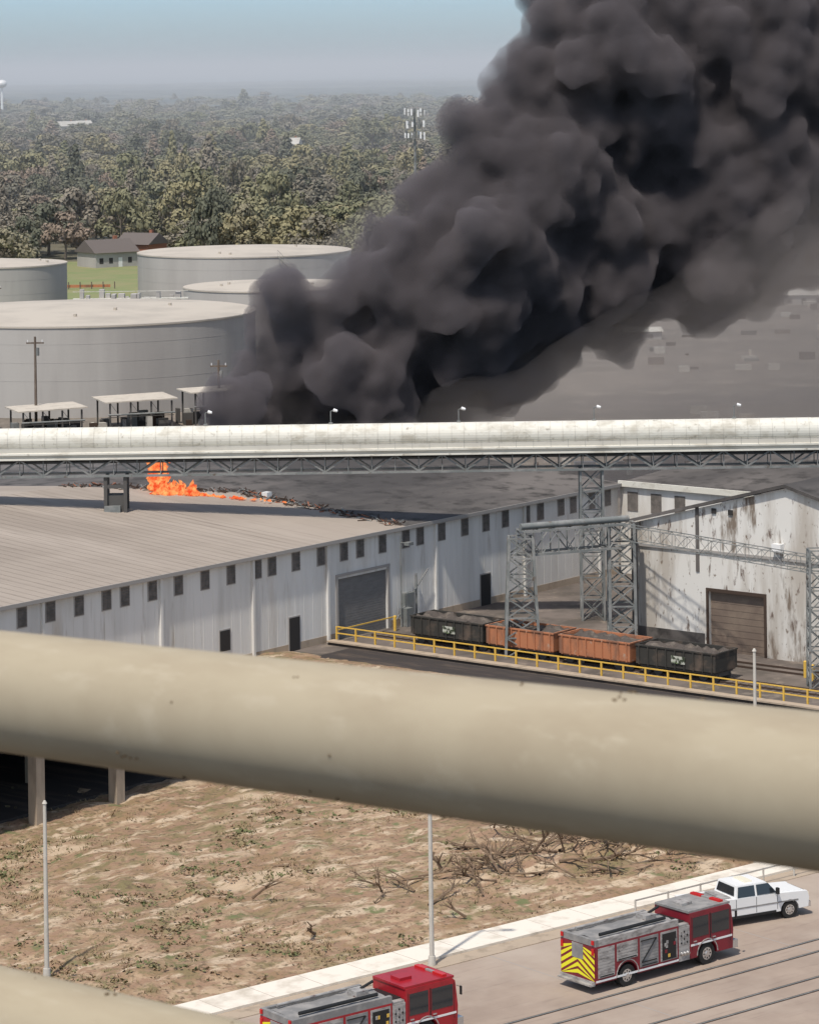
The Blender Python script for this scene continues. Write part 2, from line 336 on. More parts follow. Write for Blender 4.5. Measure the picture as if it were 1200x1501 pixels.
# ---------------------------------------------------------------- conveyor gallery
m=MB(); Y0=250
n=20; pr=[(Y0+.98*math.cos(t),15.2+.98*math.sin(t)) for t in [math.pi*(-.2+1.4*i/n) for i in range(n+1)]]
m.prismx([(y,z) for y,z in pr],-70,75,'galw')
for i in range(145):
    x=-70+i; rr=1.01
    pp=[(Y0+rr*math.cos(t),15.2+rr*math.sin(t)) for t in [math.pi*(1.2-1.4*k/10) for k in range(11)]]
    for a,b in zip(pp,pp[1:]): m.bar((x,*a),(x,*b),.02,'gall')
m.box(-70,75,Y0-.8,Y0+.8,14.25,14.65,'gall'); m.box(-70,75,Y0-1.5,Y0+1.5,14.12,14.25,'galw'); m.box(-70,75,Y0-1.3,Y0+1.3,13.8,14.12,'gall')
m.box(-70,75,Y0-1.55,Y0-1.3,13.72,13.85,'galw')
for s in(-1.1,1.1):
    m.box(-70,75,Y0+s-.09,Y0+s+.09,12.25,12.42,'steel'); m.box(-70,75,Y0+s-.09,Y0+s+.09,13.6,13.78,'steeld')
    x=-70;i=0
    while x<75:
        if i%2: m.bar((x,Y0+s,12.4),(x+1.9,Y0+s,13.7),.12,'steel')
        else: m.bar((x,Y0+s,13.7),(x+1.9,Y0+s,12.4),.12,'steel')
        m.bar((x,Y0+s,12.4),(x,Y0+s,13.7),.07,'steel'); x+=1.9;i+=1
for i in range(76): m.bar((-70+1.9*i,Y0-1.1,12.35),(-70+1.9*i,Y0+1.1,12.35),.05,'steeld')
m.box(-70,75,Y0-.9,Y0+.9,13.35,13.5,'steeld')
for s in range(0,60): m.bar((-10+s*1.4,Y0-1.45,14.25),(-10+s*1.4,Y0-1.45,14.85),.022,'steel')
m.bar((-10,Y0-1.45,14.85),(74,Y0-1.45,14.85),.022,'steel'); 
for x in(-24.3,-46):
    for dx in(-.8,.8):
        for dy in(-.9,.9): m.box(x+dx-.14,x+dx+.14,Y0+dy-.14,Y0+dy+.14,9.2,12.25,'steeld')
    m.box(x-.66,x+.66,Y0-.8,Y0+.8,9.2,10.7,'steeld'); m.box(x-.9,x+.4,Y0-1.2,Y0-.8,9.2,9.9,'steel'); m.box(x-.66,x+.66,Y0-1.0,Y0-.8,11.3,11.6,'steeld')
tower(m,14.3,Y0,0,12.3,1.8,1.8,7,.11,'steel'); tower(m,52,Y0,0,12.3,1.8,1.8,7,.09,'steel')
m.obj('conveyor_gallery',fixn=False)
for x in(-6.8,3.6,14.6,26.0,-17,37):
    m=MB(); m.cyl((0,0,0),(0,0,1.0),.045,'steel'); m.cyl((0,0,1.0),(.25,-.1,1.12),.035,'steel'); m.cyl((.25,-.1,1.12),(.55,-.2,1.05),.14,'white',.1,n=10); m.box(-.15,.15,-.15,.15,-.05,.1,'steel')
    m.obj('gallery_lamp',(x,Y0,16.2))
m=MB()
tower(m,8.0,235.2,0,9.0,2.6,1.8,6,.13,'steel'); tower(m,15.9,238.5,0,9.5,2.0,1.9,6,.14,'steel')
beam(m,(8.0,235.2,7.7),(15.9,238.5,7.7),1.5,1.8,6,.12,'steel')
m.cyl((8,235.2,9.8),(16.5,238.9,9.8),.25,'steel',n=10)
tower(m,28.9,221,0,10,1.6,1.4,7,.1,'steel'); beam(m,(15.9,238.5,8.3),(28.9,221,8.3),.9,1.1,16,.045,'steel')
m.cyl((16.9,238.1,0),(16.9,238.1,9.6),.24,'steeld')
m.obj('steel_portal_frame',fixn=False)

# railcars
def railcar(t0,t1,k,graf):
    m=MB(); L=(t1-t0)/2-.12; T=2.15
    m.box(-1.45,-1.35,-L,L,.85,T,k); m.box(1.35,1.45,-L,L,.85,T,k); m.box(-1.35,1.35,-L,-L+.1,.85,T,k); m.box(-1.35,1.35,L-.1,L,.85,T,k)
    m.box(-1.35,1.35,-L+.1,L-.1,.75,.85,k)
    for s in(-1.52,1.36): m.box(s,s+.16,-L-.05,L+.05,T,T+.1,k)
    for s in(-L-.05,L-.08): m.box(-1.36,1.36,s,s+.13,T,T+.1,k)
    vs=[];fs=[]
    for j in range(15):
        for i in range(6):
            x=-1.3+i*.52;y=-L+.12+j*(2*L-.24)/14; vs.append((x,y,T-.25+.4*R()))
    for j in range(14):
        for i in range(5): a=j*6+i; fs.append((a,a+1,a+7,a+6))
    m.add(vs,fs,'load')
    for i in range(9):
        y=-L+.3+i*(2*L-.6)/8
        for s in(-1.53,1.45): m.box(s,s+.08,y-.05,y+.05,.8,T,k)
    m.box(-1.2,1.2,-L+.2,L-.2,.62,.75,'steeld')
    for y in(-L+1,L-1):
        m.box(-.9,.9,y-.8,y+.8,.4,.62,'steeld')
        for yy in(y-.5,y+.5):
            for x in(-.8,.72): m.cyl((x,yy,.42),(x+.1,yy,.42),.4,'steeld',n=14)
    if graf: m.box(-1.56,-1.53,-.9,.3,1.2,1.75,'graf')
    t=(t0+t1)/2; X,Y=Wd(40.0,-t); m.obj('railcar',(X,Y,0),AR)
for a in((5.5,12.8,'cardark',1),(12.9,19.5,'orange',0),(19.8,26.5,'orange',0),(26.8,34,'cardark',1)): railcar(*a)
m=MB()
for x in(39.3,40.7,45,46.4): m.box(x-.04,x+.04,-80,-1,.03,.17,'rust')
for i in range(110): m.box(38.6,41.4,-1.5-i*.7,-1.2-i*.7,.025,.05,'wood')
m.obj('railway_siding',A,AR)
m=MB(); t=.6
while t<50:
    m.box(35.44,35.56,-t-.06,-t+.06,0.1,1.3,'yellow'); t+=1.95
for z in(.78,1.28): m.box(35.46,35.54,-50,-.6,z-.04,z+.04,'yellow')
m.box(35.2,35.8,-50,-.3,.0,.12,'conc')
m.box(35.5,43,-.6,-.52,.95,1.03,'yellow')
m.obj('yellow_guard_railing',A,AR)
for s,t in((44.5,37.8),(43.6,39.0),(44.6,40.2),(42,1.2)):
    m=MB(); m.cyl((0,0,0),(0,0,1.2),.13,'yellow',n=12); m.cyl((0,0,1.2),(0,0,1.26),.13,'yellow',.05,n=12); m.obj('bollard',(*Wd(s,-t),0))

# covered dock
m=MB()
for s in(-33.6,-26.9,-20.1,-13.3,-6.5):
    m.box(s-.35,s+.35,-24.4,-23.7,0,6.6,'conc')
    m.box(s-.35,s+.35,-17,-16.4,0,6.6,'conc')
m.box(-60,-5.5,-25,-9,6.6,7.1,'roofdark'); m.box(-60,-5.5,-9.3,-9,0,6.6,'asphalt_shade'); m.box(-60,-5.6,-22.4,-9.3,.0,.5,'asphalt_shade')  # dock walls and floor coloured dark to stand for interior shade
m.box(-5.8,-5.5,-22,-9.3,0,6.6,'asphalt_shade')
m.obj('covered_loading_dock',A,AR)

def pole(name,X,Y,h,arm):
    m=MB(); m.cyl((0,0,-.1),(0,0,h),.13,'offwhite',.085,n=12); m.cyl((0,0,0),(0,0,.5),.22,'offwhite',.18,n=12)
    m.cyl((0,0,h),(0,0,h+.15),.13,'offwhite',.05,n=12)
    if arm: m.cyl((0,0,h-.3),(1.2,0,h),.05,'offwhite'); m.box(1.0,1.7,-.15,.15,h-.05,h+.1,'steel')
    m.obj(name,(X,Y,0))
pole('light_pole',-18.65,152.8,8.7,0); pole('light_pole',.5,154.0,11.8,1); pole('light_pole',18.9,172.6,12.0,0)

# ---------------------------------------------------------------- vehicles
def wheel(m,x,y,r,w,sgn):
    m.cyl((x,y,r),(x,y-sgn*w,r),r,'tyre',n=24); m.cyl((x,y+sgn*.005,r),(x,y-sgn*.02,r),r*.58,'chrome',n=20)
    m.cyl((x,y+sgn*.05,r),(x,y,r),r*.2,'chrome',n=10)
    for i in range(8):
        a=i*math.pi/4; m.cyl((x+r*.4*math.cos(a),y+sgn*.012,r+r*.4*math.sin(a)),(x+r*.4*math.cos(a),y,r+r*.4*math.sin(a)),r*.08,'black',n=6)
def arch(m,x,y,r,sgn,k):
    n=10
    for i in range(n):
        a,b=math.pi*i/n,math.pi*(i+1)/n
        m.bar((x+r*math.cos(a),y,r*.8+r*math.sin(a)),(x+r*math.cos(b),y,r*.8+r*math.sin(b)),.05,k)
def engine(name,X,Y,rz,red,roofk,side):
    m=MB(); W=1.25
    m.box(-4.6,4.5,-.5,.5,.45,.75,'black')
    ax=-2.75; fx=2.75
    for s in(-1,1):
        y0,y1=(s*W-.0,s*(W-.5)); y0,y1=min(y0,y1),max(y0,y1)
        pr=[(-4.85,.5),(ax-.72,.5)]+[(ax-.72*math.cos(a),.5+.72*math.sin(a)) for a in [math.pi*i/10 for i in range(1,10)]]+[(ax+.72,.5),(.75,.5),(.75,2.3),(-4.85,2.3)]
        m.prism(pr,y0,y1,red)
        cp=[(1.55,.5),(fx-.7,.5)]+[(fx-.7*math.cos(a),.5+.7*math.sin(a)) for a in [math.pi*i/10 for i in range(1,10)]]+[(fx+.7,.5),(4.55,.5),(4.6,1.45),(1.55,1.45)]
        m.prism(cp,y0,y1,red)
    m.box(-4.85,.75,-.75,.75,.8,2.15,'black'); m.box(1.55,4.5,-.75,.75,.8,1.45,red)
    m.box(-4.85,-4.65,-1.25,1.25,2.3,2.62,'grey'); m.box(-4.65,.75,-1.25,-1.05,2.3,2.62,side); m.box(-4.65,.75,1.05,1.25,2.3,2.62,side)
    vs=[];fs=[]
    for j in range(13):
        for i in range(6): vs.append((-4.6+j*5.3/12,-1.02+i*2.04/5,2.5+.1*math.sin(i*math.pi/5)+U(-.03,.05)))
    for j in range(12):
        for i in range(5): a=j*6+i; fs.append((a,a+1,a+7,a+6))
    m.add(vs,fs,'grey',True)
    m.cyl((-4.2,-.85,2.72),(.2,-.85,2.72),.09,'black'); m.cyl((-4.2,.85,2.7),(-.4,.85,2.7),.07,'silver')
    m.box(-.6,.1,-.35,.35,2.5,2.85,'silver'); m.cyl((-.1,0,2.85),(.6,0,3.05),.07,'black')
    for s in(-1,1):
        y=s*W
        def pan(x0,x1,z0,z1,k,p=.02,ribs=0):
            a,b=sorted((y,y+s*p)); m.box(x0,x1,a,b,z0,z1,k)
            if ribs:
                for i in range(int((z1-z0)/.15)):
                    a,b=sorted((y+s*p,y+s*(p+.008))); m.box(x0+.03,x1-.03,a,b,z0+.04+i*.15,z0+.13+i*.15,k)
                a,b=sorted((y+s*p,y+s*(p+.03))); m.box(x0+.1,x1-.1,a,b,z0+.05,z0+.1,'black')
        pan(-4.7,-3.6,.75,2.2,'silver',ribs=1); pan(-3.45,-2.05,1.35,2.2,'silver',ribs=1); pan(-1.9,-.65,.75,2.2,'grey' if s<0 else 'silver',ribs=1); pan(-.5,.65,.75,2.2,'silver',ribs=1)
        pan(-4.84,.74,.56,.66,'white',.012)
        pan(1.6,4.5,1.1,1.2,'white',.012)
        if s<0:
            a,b=sorted((y+s*.03,y+s*.04)); m.box(-.4,.55,a,b,.85,2.1,'black')
            for i in range(7): xx=-.35+.85*R(); zz=.9+1.0*R(); a,b=sorted((y+s*.04,y+s*.06)); m.box(xx,xx+.14,a,b,zz,zz+.16,random.choice(['silver','grey','yellow','redd']))
        a,b=sorted((s*W,s*(W-.35))); m.box(.78,1.52,a,b,.5,2.2,'silver')
        for i in range(4):
            for j in range(3): m.cyl((.95+j*.2,s*W,1.4+i*.18),(.95+j*.2,s*(W+.02),1.4+i*.18),.05,'grey' if (i+j)%2 else 'black',n=10)
        for j in range(3): m.cyl((.95+j*.2,s*W,.9),(.95+j*.2,s*(W+.12),.85),.09,'chrome',n=10)
        arch(m,ax,s*(W+.0),.74,s,'silver'); arch(m,fx,s*(W+.0),.72,s,'silver')
        for x in(ax,fx): wheel(m,x,s*(W-.03),.54,.42,s)
        m.bar((-1.85,y+s*.05,2.05),(-.85,y+s*.05,2.05),.05,'black'); m.bar((-1.8,y+s*.05,1.0),(-.8,y+s*.05,2.05),.05,'black'); m.bar((-1.8,y+s*.05,1.0),(-.8,y+s*.05,1.0),.05,'black')
    m.box(.78,1.52,-.9,.9,.6,2.35,'black'); m.box(.8,1.5,-1.2,1.2,2.2,2.3,'silver')
    m.prism([(1.55,1.45),(4.6,1.45),(4.45,2.62),(4.3,2.75),(1.55,2.75)],-W,W,red if roofk=='red' else 'redd')
    m.box(1.5,4.42,-1.2,1.2,2.75,2.86,roofk)
    m.box(1.9,2.6,-.35,.35,2.86,3.0,'silver' if roofk!='red' else 'red')
    for s in(-1,1):
        for x0,x1 in((1.75,2.85),(3.05,4.3)):
            a,b=sorted((s*W,s*(W+.012))); m.box(x0,x1,a,b,1.5,2.5,'glass')
        for x0,x1 in((1.68,2.95),(3.0,4.38)):
            for xx in(x0,x1): a,b=sorted((s*W,s*(W+.01))); m.box(xx-.015,xx+.015,a,b,.9,2.55,'black')
            a,b=sorted((s*W,s*(W+.06))); m.box(x0+.1,x0+.3,a,b,1.3,1.35,'chrome')
        m.bar((4.5,s*W,2.4),(4.7,s*1.35,2.3),.02,'black'); m.box(4.67,4.73,s*1.35-.06,s*1.35+.06,1.95,2.35,'black')
    m.add([(4.585,-1.1,1.6),(4.585,1.1,1.6),(4.49,1.1,2.52),(4.49,-1.1,2.52)],[(0,1,2,3)],'glass')
    m.box(4.55,4.95,-1.22,1.22,.45,.85,'chrome'); m.box(4.6,4.66,-.6,.6,.9,1.4,'chrome'); 
    for y in(-.95,.95): m.box(4.6,4.66,y-.18,y+.18,1.0,1.3,'amber')
    for y0,y1 in((-1.05,-.3),(.3,1.05)): m.box(3.85,4.1,y0,y1,2.86,2.96,'lamp')
    m.box(3.9,4.05,-.3,.3,2.86,2.94,'grey')
    m.box(-4.95,-4.85,-1.22,1.22,.5,.62,'silver'); m.box(-5.15,-4.85,-1.2,1.2,.42,.5,'silver')
    m.box(-4.88,-4.853,-1.22,1.22,.62,2.28,red)
    for i in range(6):
        z=.2+i*.34
        for s in(-1,1):
            P=[(0,z+.62),(s*1.2,z-.1+.0),(s*1.2,z+.1),(0,z+.82)]
            m.poly([(-4.885,y,min(max(zz,.63),2.27)) for y,zz in P],'chev')
    m.box(-4.9,-4.88,-.4,.4,1.55,2.28,'grey')
    for y in(-1.1,1.1): m.box(-4.93,-4.87,y-.08,y+.08,1.9,2.2,'lamp'); m.box(-4.93,-4.87,y-.08,y+.08,2.4,2.6,'lamp')
    return m.obj(name,(X,Y,0),rz,bevel=.025)
engine('fire_engine',11.35,152.8,math.radians(39.5),'redd','grey','silver')
engine('fire_engine',-2.75,140.9,math.radians(38),'red','red','grey')
def pickup(X,Y,rz):
    m=MB(); W=1.0; fx,rx=1.95,-1.95
    def wp(x,r=.5): return [(x-r*math.cos(a),.42+r*math.sin(a)) for a in [math.pi*i/8 for i in range(0,9)]]
    for s in(-1,1):
        a,b=sorted((s*W,s*(W-.22)))
        m.prism([(-3.05,.5)]+wp(rx)+wp(fx)+[(2.95,.45),(3.0,.9),(2.9,1.22),(1.35,1.3),(-3.05,1.38)],a,b,'white')
        for x in(fx,rx): wheel(m,x,s*(W-.02),.42,.28,s)
        a,b=sorted((s*W,s*(W+.02))); m.box(-1.3,1.2,a,b,.4,.52,'black'); m.box(-2.9,2.4,a,b,.84,.9,'grey')
        for x0,x1,xt0,xt1 in((-.85,.1,-.75,.1),(.2,1.25,.2,.85)):
            m.add([(x0,s*(W-.02),1.36),(x1,s*(W-.02),1.36),(xt1,s*(W-.135),1.85),(xt0,s*(W-.135),1.85)],[(0,1,2,3)],'glass')
        for x in(-.93,.15,1.28): a,b=sorted((s*W,s*(W+.008))); m.box(x-.012,x+.012,a,b,.55,1.3,'black')
        m.bar((1.15,s*W,1.4),(1.15,s*1.22,1.45),.04,'black'); m.box(1.1,1.22,s*1.22-.09,s*1.22+.09,1.35,1.65,'black')
        m.box(-3.07,-3.04,s*.9-.07,s*.9+.07,.95,1.3,'lamp'); m.box(2.9,3.02,s*.78-.16,s*.78+.16,.9,1.12,'amber')
    m.box(-3.0,2.8,-.78,.78,.45,.7,'black')
    m.box(-3.05,-2.95,-.78,.78,.6,1.36,'white'); m.box(-2.95,-1.0,-.78,.78,.7,.78,'grey'); m.box(-1.05,-.95,-.78,.78,.7,1.36,'white')
    m.box(-2.9,-1.7,-.6,.6,.78,1.15,'black'); m.box(-1.6,-1.1,-.76,.76,.78,1.42,'silver')
    m.prism([(1.3,.7),(2.92,.7),(2.92,1.18),(2.7,1.27),(1.3,1.34)],-.78,.78,'white')
    m.prism([(-.95,.7),(1.35,.7),(1.35,1.32),(-.95,1.32)],-.78,.78,'white')
    b=[(-.95,-.97),(1.38,-.97),(1.38,.97),(-.95,.97)]; t=[(-.82,-.8),(.75,-.8),(.75,.8),(-.82,.8)]
    m.add([(x,y,1.33) for x,y in b]+[(x,y,1.92) for x,y in t],[(3,2,1,0),(4,5,6,7),(0,1,5,4),(1,2,6,5),(2,3,7,6),(3,0,4,7)],'white')
    m.add([(1.33,-.85,1.38),(1.33,.85,1.38),(.82,.74,1.88),(.82,-.74,1.88)],[(0,1,2,3)],'glass')
    m.add([(-.94,-.8,1.42),(-.94,.8,1.42),(-.86,.7,1.84),(-.86,-.7,1.84)],[(0,1,2,3)],'glass')
    m.box(2.92,3.1,-.98,.98,.42,.68,'chrome'); m.box(-3.2,-3.05,-.98,.98,.48,.66,'chrome'); m.box(2.93,3.0,-.58,.58,.72,1.15,'black')
    m.box(-.2,.2,-.5,.5,1.92,2.0,'amber')
    o=m.obj('pickup_truck',(X,Y,0),rz,bevel=.025); o.scale=(1.16,1.06,1.08)
pickup(16.9,161.6,math.radians(27))

# ---------------------------------------------------------------- tanks
def tank(X,Y,r,h,k,stair):
    m=MB(); m.cyl((0,0,0),(0,0,h),r,'tank',n=96,cap=False)
    n=96; c=[(0,0,h+.9)]+[(r*math.cos(2*math.pi*i/n),r*math.sin(2*math.pi*i/n),h) for i in range(n)]
    m.add(c,[(0,1+i,1+(i+1)%n) for i in range(n)],'tankroof',True)
    m.cyl((0,0,h-.25),(0,0,h-.05),r+.12,'tankroof',n=96)
    for z in(h-2.4,h-4.8,h-7.2): m.cyl((0,0,z),(0,0,z+.06),r+.015,'tank',n=96)
    for _ in range(3):
        a=U(0,6.28);q=U(.3,.8)*r; x,y=q*math.cos(a),q*math.sin(a); zz=h+.9*(1-q/r); m.cyl((x,y,zz),(x,y,zz+.35),.25,'tankroof',n=8)
    if stair is not None:
        S=26
        for i in range(S):
            a=math.radians(stair)+i*.022*20/r; z=h*(1-i/S); x,y=(r+.6)*math.cos(a),(r+.6)*math.sin(a)
            b=a+.022*20/r; x2,y2=(r+.6)*math.cos(b),(r+.6)*math.sin(b); z2=h*(1-(i+1)/S)
            m.bar((x,y,z),(x2,y2,z2),.16,'gall'); m.bar((x,y,z+1.1),(x2,y2,z2+1.1),.05,'gall'); m.bar((x,y,z),(x,y,z+1.1),.04,'gall')
    m.obj('storage_tank',(X,Y,0),fixn=False)
tank(-45.8,425,24,12,'tank',None); tank(-30.8,565,19.6,12,'tank',290); tank(-23.4,516,15,9,'tank',None); tank(-73.4,538,12.9,12,'tank',240)
m=MB()
for i in range(16): 
    x=-8+i; m.box(x,x+U(.4,1),U(-1,1),U(1.2,2),0,10.3+U(0,.9) if i%3==0 else U(9.6,10.6),'tank')
m.box(-9,9,-.6,.6,9.6,9.8,'galw'); m.bar((-9,-.6,10.9),(9,-.6,10.9),.08,'galw')
m.obj('pipe_platform',(-44,480,0))
def shed(X,Y,w,d,h,rz):
    m=MB()
    for i in range(4):
        for y in(-d/2,d/2): m.box(-w/2+.3+i*(w-.6)/3-.1,-w/2+.3+i*(w-.6)/3+.1,y-.1,y+.1,0,h,'steeld')
    m.add([(-w/2-.4,-d/2-.4,h),(w/2+.4,-d/2-.4,h+.2),(w/2+.4,d/2+.4,h+.1),(-w/2-.4,d/2+.4,h-.1),(-w/2-.4,-d/2-.4,h+.15),(w/2+.4,-d/2-.4,h+.35),(w/2+.4,d/2+.4,h+.25),(-w/2-.4,d/2+.4,h+.05)],
      [(3,2,1,0),(4,5,6,7),(0,1,5,4),(1,2,6,5),(2,3,7,6),(3,0,4,7)],'shedroof')
    for i in range(22):
        x=U(-w/2-1,w/2);y=U(-d/2-1,d/2-1); m.box(x,x+U(.3,1.2),y,y+U(.4,1.2),0,U(.4,2.0),random.choice(['steeld','rust','gall','steel','steeld']))
    for i in range(3): m.bar((-w/2+.3+i*(w-.6)/3,-d/2,h),(-w/2+.3+(i+1)*(w-.6)/3,-d/2,0),.05,'steeld')
    m.bar((-w/2,-d/2,h*.5),(w/2,-d/2,h*.5),.08,'steeld'); m.cyl((-w/2,-d/2-.5,h*.6),(w/2,-d/2-.5,h*.6),.12,'steel')
    m.obj('open_shed',(X,Y,0),rz)
shed(-46,384,8,7,3.2,.35); shed(-35.5,390,8.5,8,3.6,.3); shed(-24.8,394,9,6,4.2,.35); shed(-58,386,9,7,3.2,.05)
def upole(X,Y,h):
    m=MB(); m.cyl((0,0,0),(0,0,h),.2,'wood',.14); m.box(-1.1,1.1,-.07,.07,h-.9,h-.7,'wood')
    for x in(-.9,0,.9): m.cyl((x,0,h-.7),(x,0,h-.4),.06,'white')
    m.cyl((.3,0,h-2.4),(.3,0,h-1.4),.22,'steel',n=10); m.obj('utility_pole',(X,Y,0))
upole(-47.5,386,12); upole(-25,394,8); upole(-68,500,11)
for (x,y,w,d,h,k) in((11,400,3,2,1.6,'brick'),(37,505,7,4,2.0,'galw'),(74,575,9,6,2.6,'gall'),(79,622,13,7,3.4,'galw')):
    m=MB(); m.box(-w/2,w/2,-d/2,d/2,0,h*.7,'tank'); m.prismx([(-d/2-.4,h*.7),(d/2+.4,h*.7),(0,h)],-w/2-.3,w/2+.3,k)
    for i in range(3): m.box(-w/2+.6+i*w/3.4,-w/2+1.4+i*w/3.4,-d/2-.03,-d/2,.3,h*.5,'dark')
    m.obj('storage_shed',(x,y,0),U(-.2,.2))
m=MB()
for _ in range(320):
    x=U(-62,85);y=U(300,397) if R()<.4 else U(450,640); w=U(.3,2.6)
    if -92<x<-8 and y>398: continue
    m.box(x,x+w,y,y+U(.3,1.2),0,U(.2,1.2),random.choice(['steeld','rust','gall','steel','wood','shedroof']))
m.obj('yard_clutter')

def house(X,Y,w,d,h,wk,rk,rz):
    m=MB(); m.box(-w/2,w/2,-d/2,d/2,0,h,wk); m.prismx([(-d/2-.6,h),(d/2+.6,h),(0,h+d*.32)],-w/2-.5,w/2+.5,rk)
    for i in range(4):
        x=-w/2+1+i*(w-2)/3.6; m.box(x,x+1,-d/2-.04,-d/2,.9,2.2,'dark') if i!=2 else m.box(x,x+1,-d/2-.04,-d/2,0,2.2,'white')
    m.box(w*.2,w*.2+.8,.5,1.3,h,h+d*.4,'brick'); m.obj('house',(X,Y,0),rz)
house(-71,716,11,9,3.4,'tank','droof',.6); house(-64,728,9,8,4.5,'brick','droof',-.5)
for X,Y,w,h in((-222,1990,14,11),(-214,2010,10,11),(-58,1500,8,9)): house(X,Y,w,10,h,'shedroof','gall',U(-.6,.6))
m=MB(); m.box(-77,-63,641,641.15,0.3,.9,'orange'); 
for i in range(8): m.box(-79+i*2.4,-78.8+i*2.4,640.8,641,0,1.5,'wood')
m.obj('fence')
m=MB(); zt=36; m.cyl((0,0,0),(0,0,zt),.4,'steel',.25,n=12)
for z in(zt-.9,zt-3.6,zt-6.2):
    for i in range(9):
        a=i*2*math.pi/9+z; rr=2.2; x,y=rr*math.cos(a),rr*math.sin(a)
        m.bar((0,0,z),(x,y,z),.09,'steel'); m.bar((x,y,z),(rr*math.cos(a+.7),rr*math.sin(a+.7),z),.06,'steel')
        m.box(x-.2,x+.2,y-.12,y+.12,z-.5-U(0,.6),z+.4+U(0,.6),'white' if i%3 else 'steel')
    for i in range(3):
        a=i*2.1; m.box(.9*math.cos(a)-.25,.9*math.cos(a)+.25,.9*math.sin(a)-.2,.9*math.sin(a)+.2,z-.9,z-.2,'steel')
m.obj('cell_tower',(1.0,700,0))
m=MB(); m.cyl((0,0,0),(0,0,32),1.5,'white',1,n=14)
n=12
for i in range(n):
    a,b=math.pi*(i/n-.5),math.pi*((i+1)/n-.5); m.cyl((0,0,36+4*math.sin(a)),(0,0,36+4*math.sin(b)),max(.01,5*math.cos(a)),'white',max(.01,5*math.cos(b)),n=20,cap=False)
m.obj('water_tower',(-398,3000,0))

# ---------------------------------------------------------------- trees
def treemesh(i,conifer=False):
    m=MB(); h=U(11,15); r=U(6.0,8.5)
    m.cyl((0,0,0),(U(-.3,.3),U(-.3,.3),h*.55),.4,'bark',.2,n=6,cap=False)
    C=[]
    if conifer:
        r=3.2;h=18
        m.cyl((0,0,h*.5),(0,0,h*.95),.2,'bark',.05,n=5,cap=False)
        for k in range(22):
            z=h*(.3+.67*k/22); q=r*(1-k/23)*1.1; a=k*2.4; C.append((q*math.cos(a)*.7,q*math.sin(a)*.7,z,q*.7+.5))
    else:
        for k in range(34):
            a=U(0,6.28); el=U(-.5,1); q=r*U(.3,1)*math.sqrt(max(.05,1-max(0,el)**2))
            c=(q*math.cos(a),q*math.sin(a),h*.56+el*h*.38,U(1.0,2.4)); C.append(c)
            if k<9: m.cyl((0,0,h*U(.3,.5)),c[:3],.16,'bark',.05,n=4,cap=False)
    for (x,y,z,q) in C:
        for _ in range(int(18+20*q)):
            v=Vector((U(-1,1),U(-1,1),U(-1,1))); 
            if v.length<.01: continue
            v=v.normalized()*q*U(.5,1.1); v.z*=.7
            nrm=(v.normalized()+Vector((U(-1,1),U(-1,1),U(-1,1)))*.35+Vector((0,0,.5))).normalized()
            a=nrm.orthogonal().normalized(); a.rotate(Matrix.Rotation(U(0,6),3,nrm)); b=nrm.cross(a); s=U(.22,.5)
            p=Vector((x,y,z))+v
            m.add([p-a*s-b*s*.6,p+a*s-b*s*.5,p+a*s*.8+b*s*.6,p-a*s*.7+b*s*.7],[(0,1,2,3)],'leaf0')
    me=m.obj('t',fixn=False); d=me.data; D.objects.remove(me); return d
base=[treemesh(i,i==6) for i in range(8)]
bands=[]
for k in('leaf0','leaf1','leaf2'):
    L=[]
    for b in base:
        c=b.copy(); 
        for i,mm in enumerate(c.materials):
            if mm.name.startswith('foliage'): c.materials[i]=M[k]
        L.append(c)
    bands.append(L)
par=D.objects.new('distant_trees',None); SC.collection.objects.link(par)
cnt=0
def put(x,y,sc,sxy):
    global cnt
    g=noise.noise(Vector((x*.012,y*.005,77)))+U(-.22,.22)
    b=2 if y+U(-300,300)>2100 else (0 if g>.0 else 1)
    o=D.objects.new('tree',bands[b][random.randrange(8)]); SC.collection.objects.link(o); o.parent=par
    o.location=(x,y,-.5); o.rotation_euler=(0,0,U(0,6.28)); o.scale=(sxy,sxy,sc); cnt+=1
y=690
while y<4000:
    sp=max(13,y*.0135); x=-.165*y
    while x<.165*y:
        X=x+U(-.5,.5)*sp; Y=y+U(-.5,.5)*sp
        dens=noise.noise(Vector((X*.006,Y*.003,5)))
        clear=(y<760 and -90<X<-50) or (dens<-.2) or (X>0.04*y and y<950)
        if not clear and not(X>.09*y and R()<.4):
            k=sp/13; hs=U(.6,1.2)
            if noise.noise(Vector((X*.02,Y*.02,1)))>.25: hs*=1.35
            put(X,Y,hs,U(.65,1.3)*k**.8)
        x+=sp
    y+=sp
for X,Y in((-92,690),(-84,745),(-56,760),(-48,700),(-38,690),(-20,670),(-8,675),(2,690),(-97,640)): put(X,Y,U(.8,1),.95)

# ---------------------------------------------------------------- fire
fm=D.materials.new('flame'); fm.use_nodes=True; N=fm.node_tree.nodes; L=fm.node_tree.links; N.clear()
o=N.new('ShaderNodeOutputMaterial'); e=N.new('ShaderNodeEmission'); tc=N.new('ShaderNodeTexCoord'); nz=N.new('ShaderNodeTexNoise'); nz.inputs['Scale'].default_value=2.4; nz.inputs['Detail'].default_value=6
cr=N.new('ShaderNodeValToRGB'); cr.color_ramp.elements[0].position=.38; cr.color_ramp.elements[0].color=(.8,.07,.02,1); cr.color_ramp.elements[1].position=.66; cr.color_ramp.elements[1].color=(1,.45,.15,1)
mr=N.new('ShaderNodeMapRange'); mr.inputs[1].default_value=.36; mr.inputs[2].default_value=.5; n2=N.new('ShaderNodeTexNoise'); n2.inputs['Scale'].default_value=3.2; n2.inputs['Detail'].default_value=4
tr=N.new('ShaderNodeBsdfTransparent'); ms=N.new('ShaderNodeMixShader')
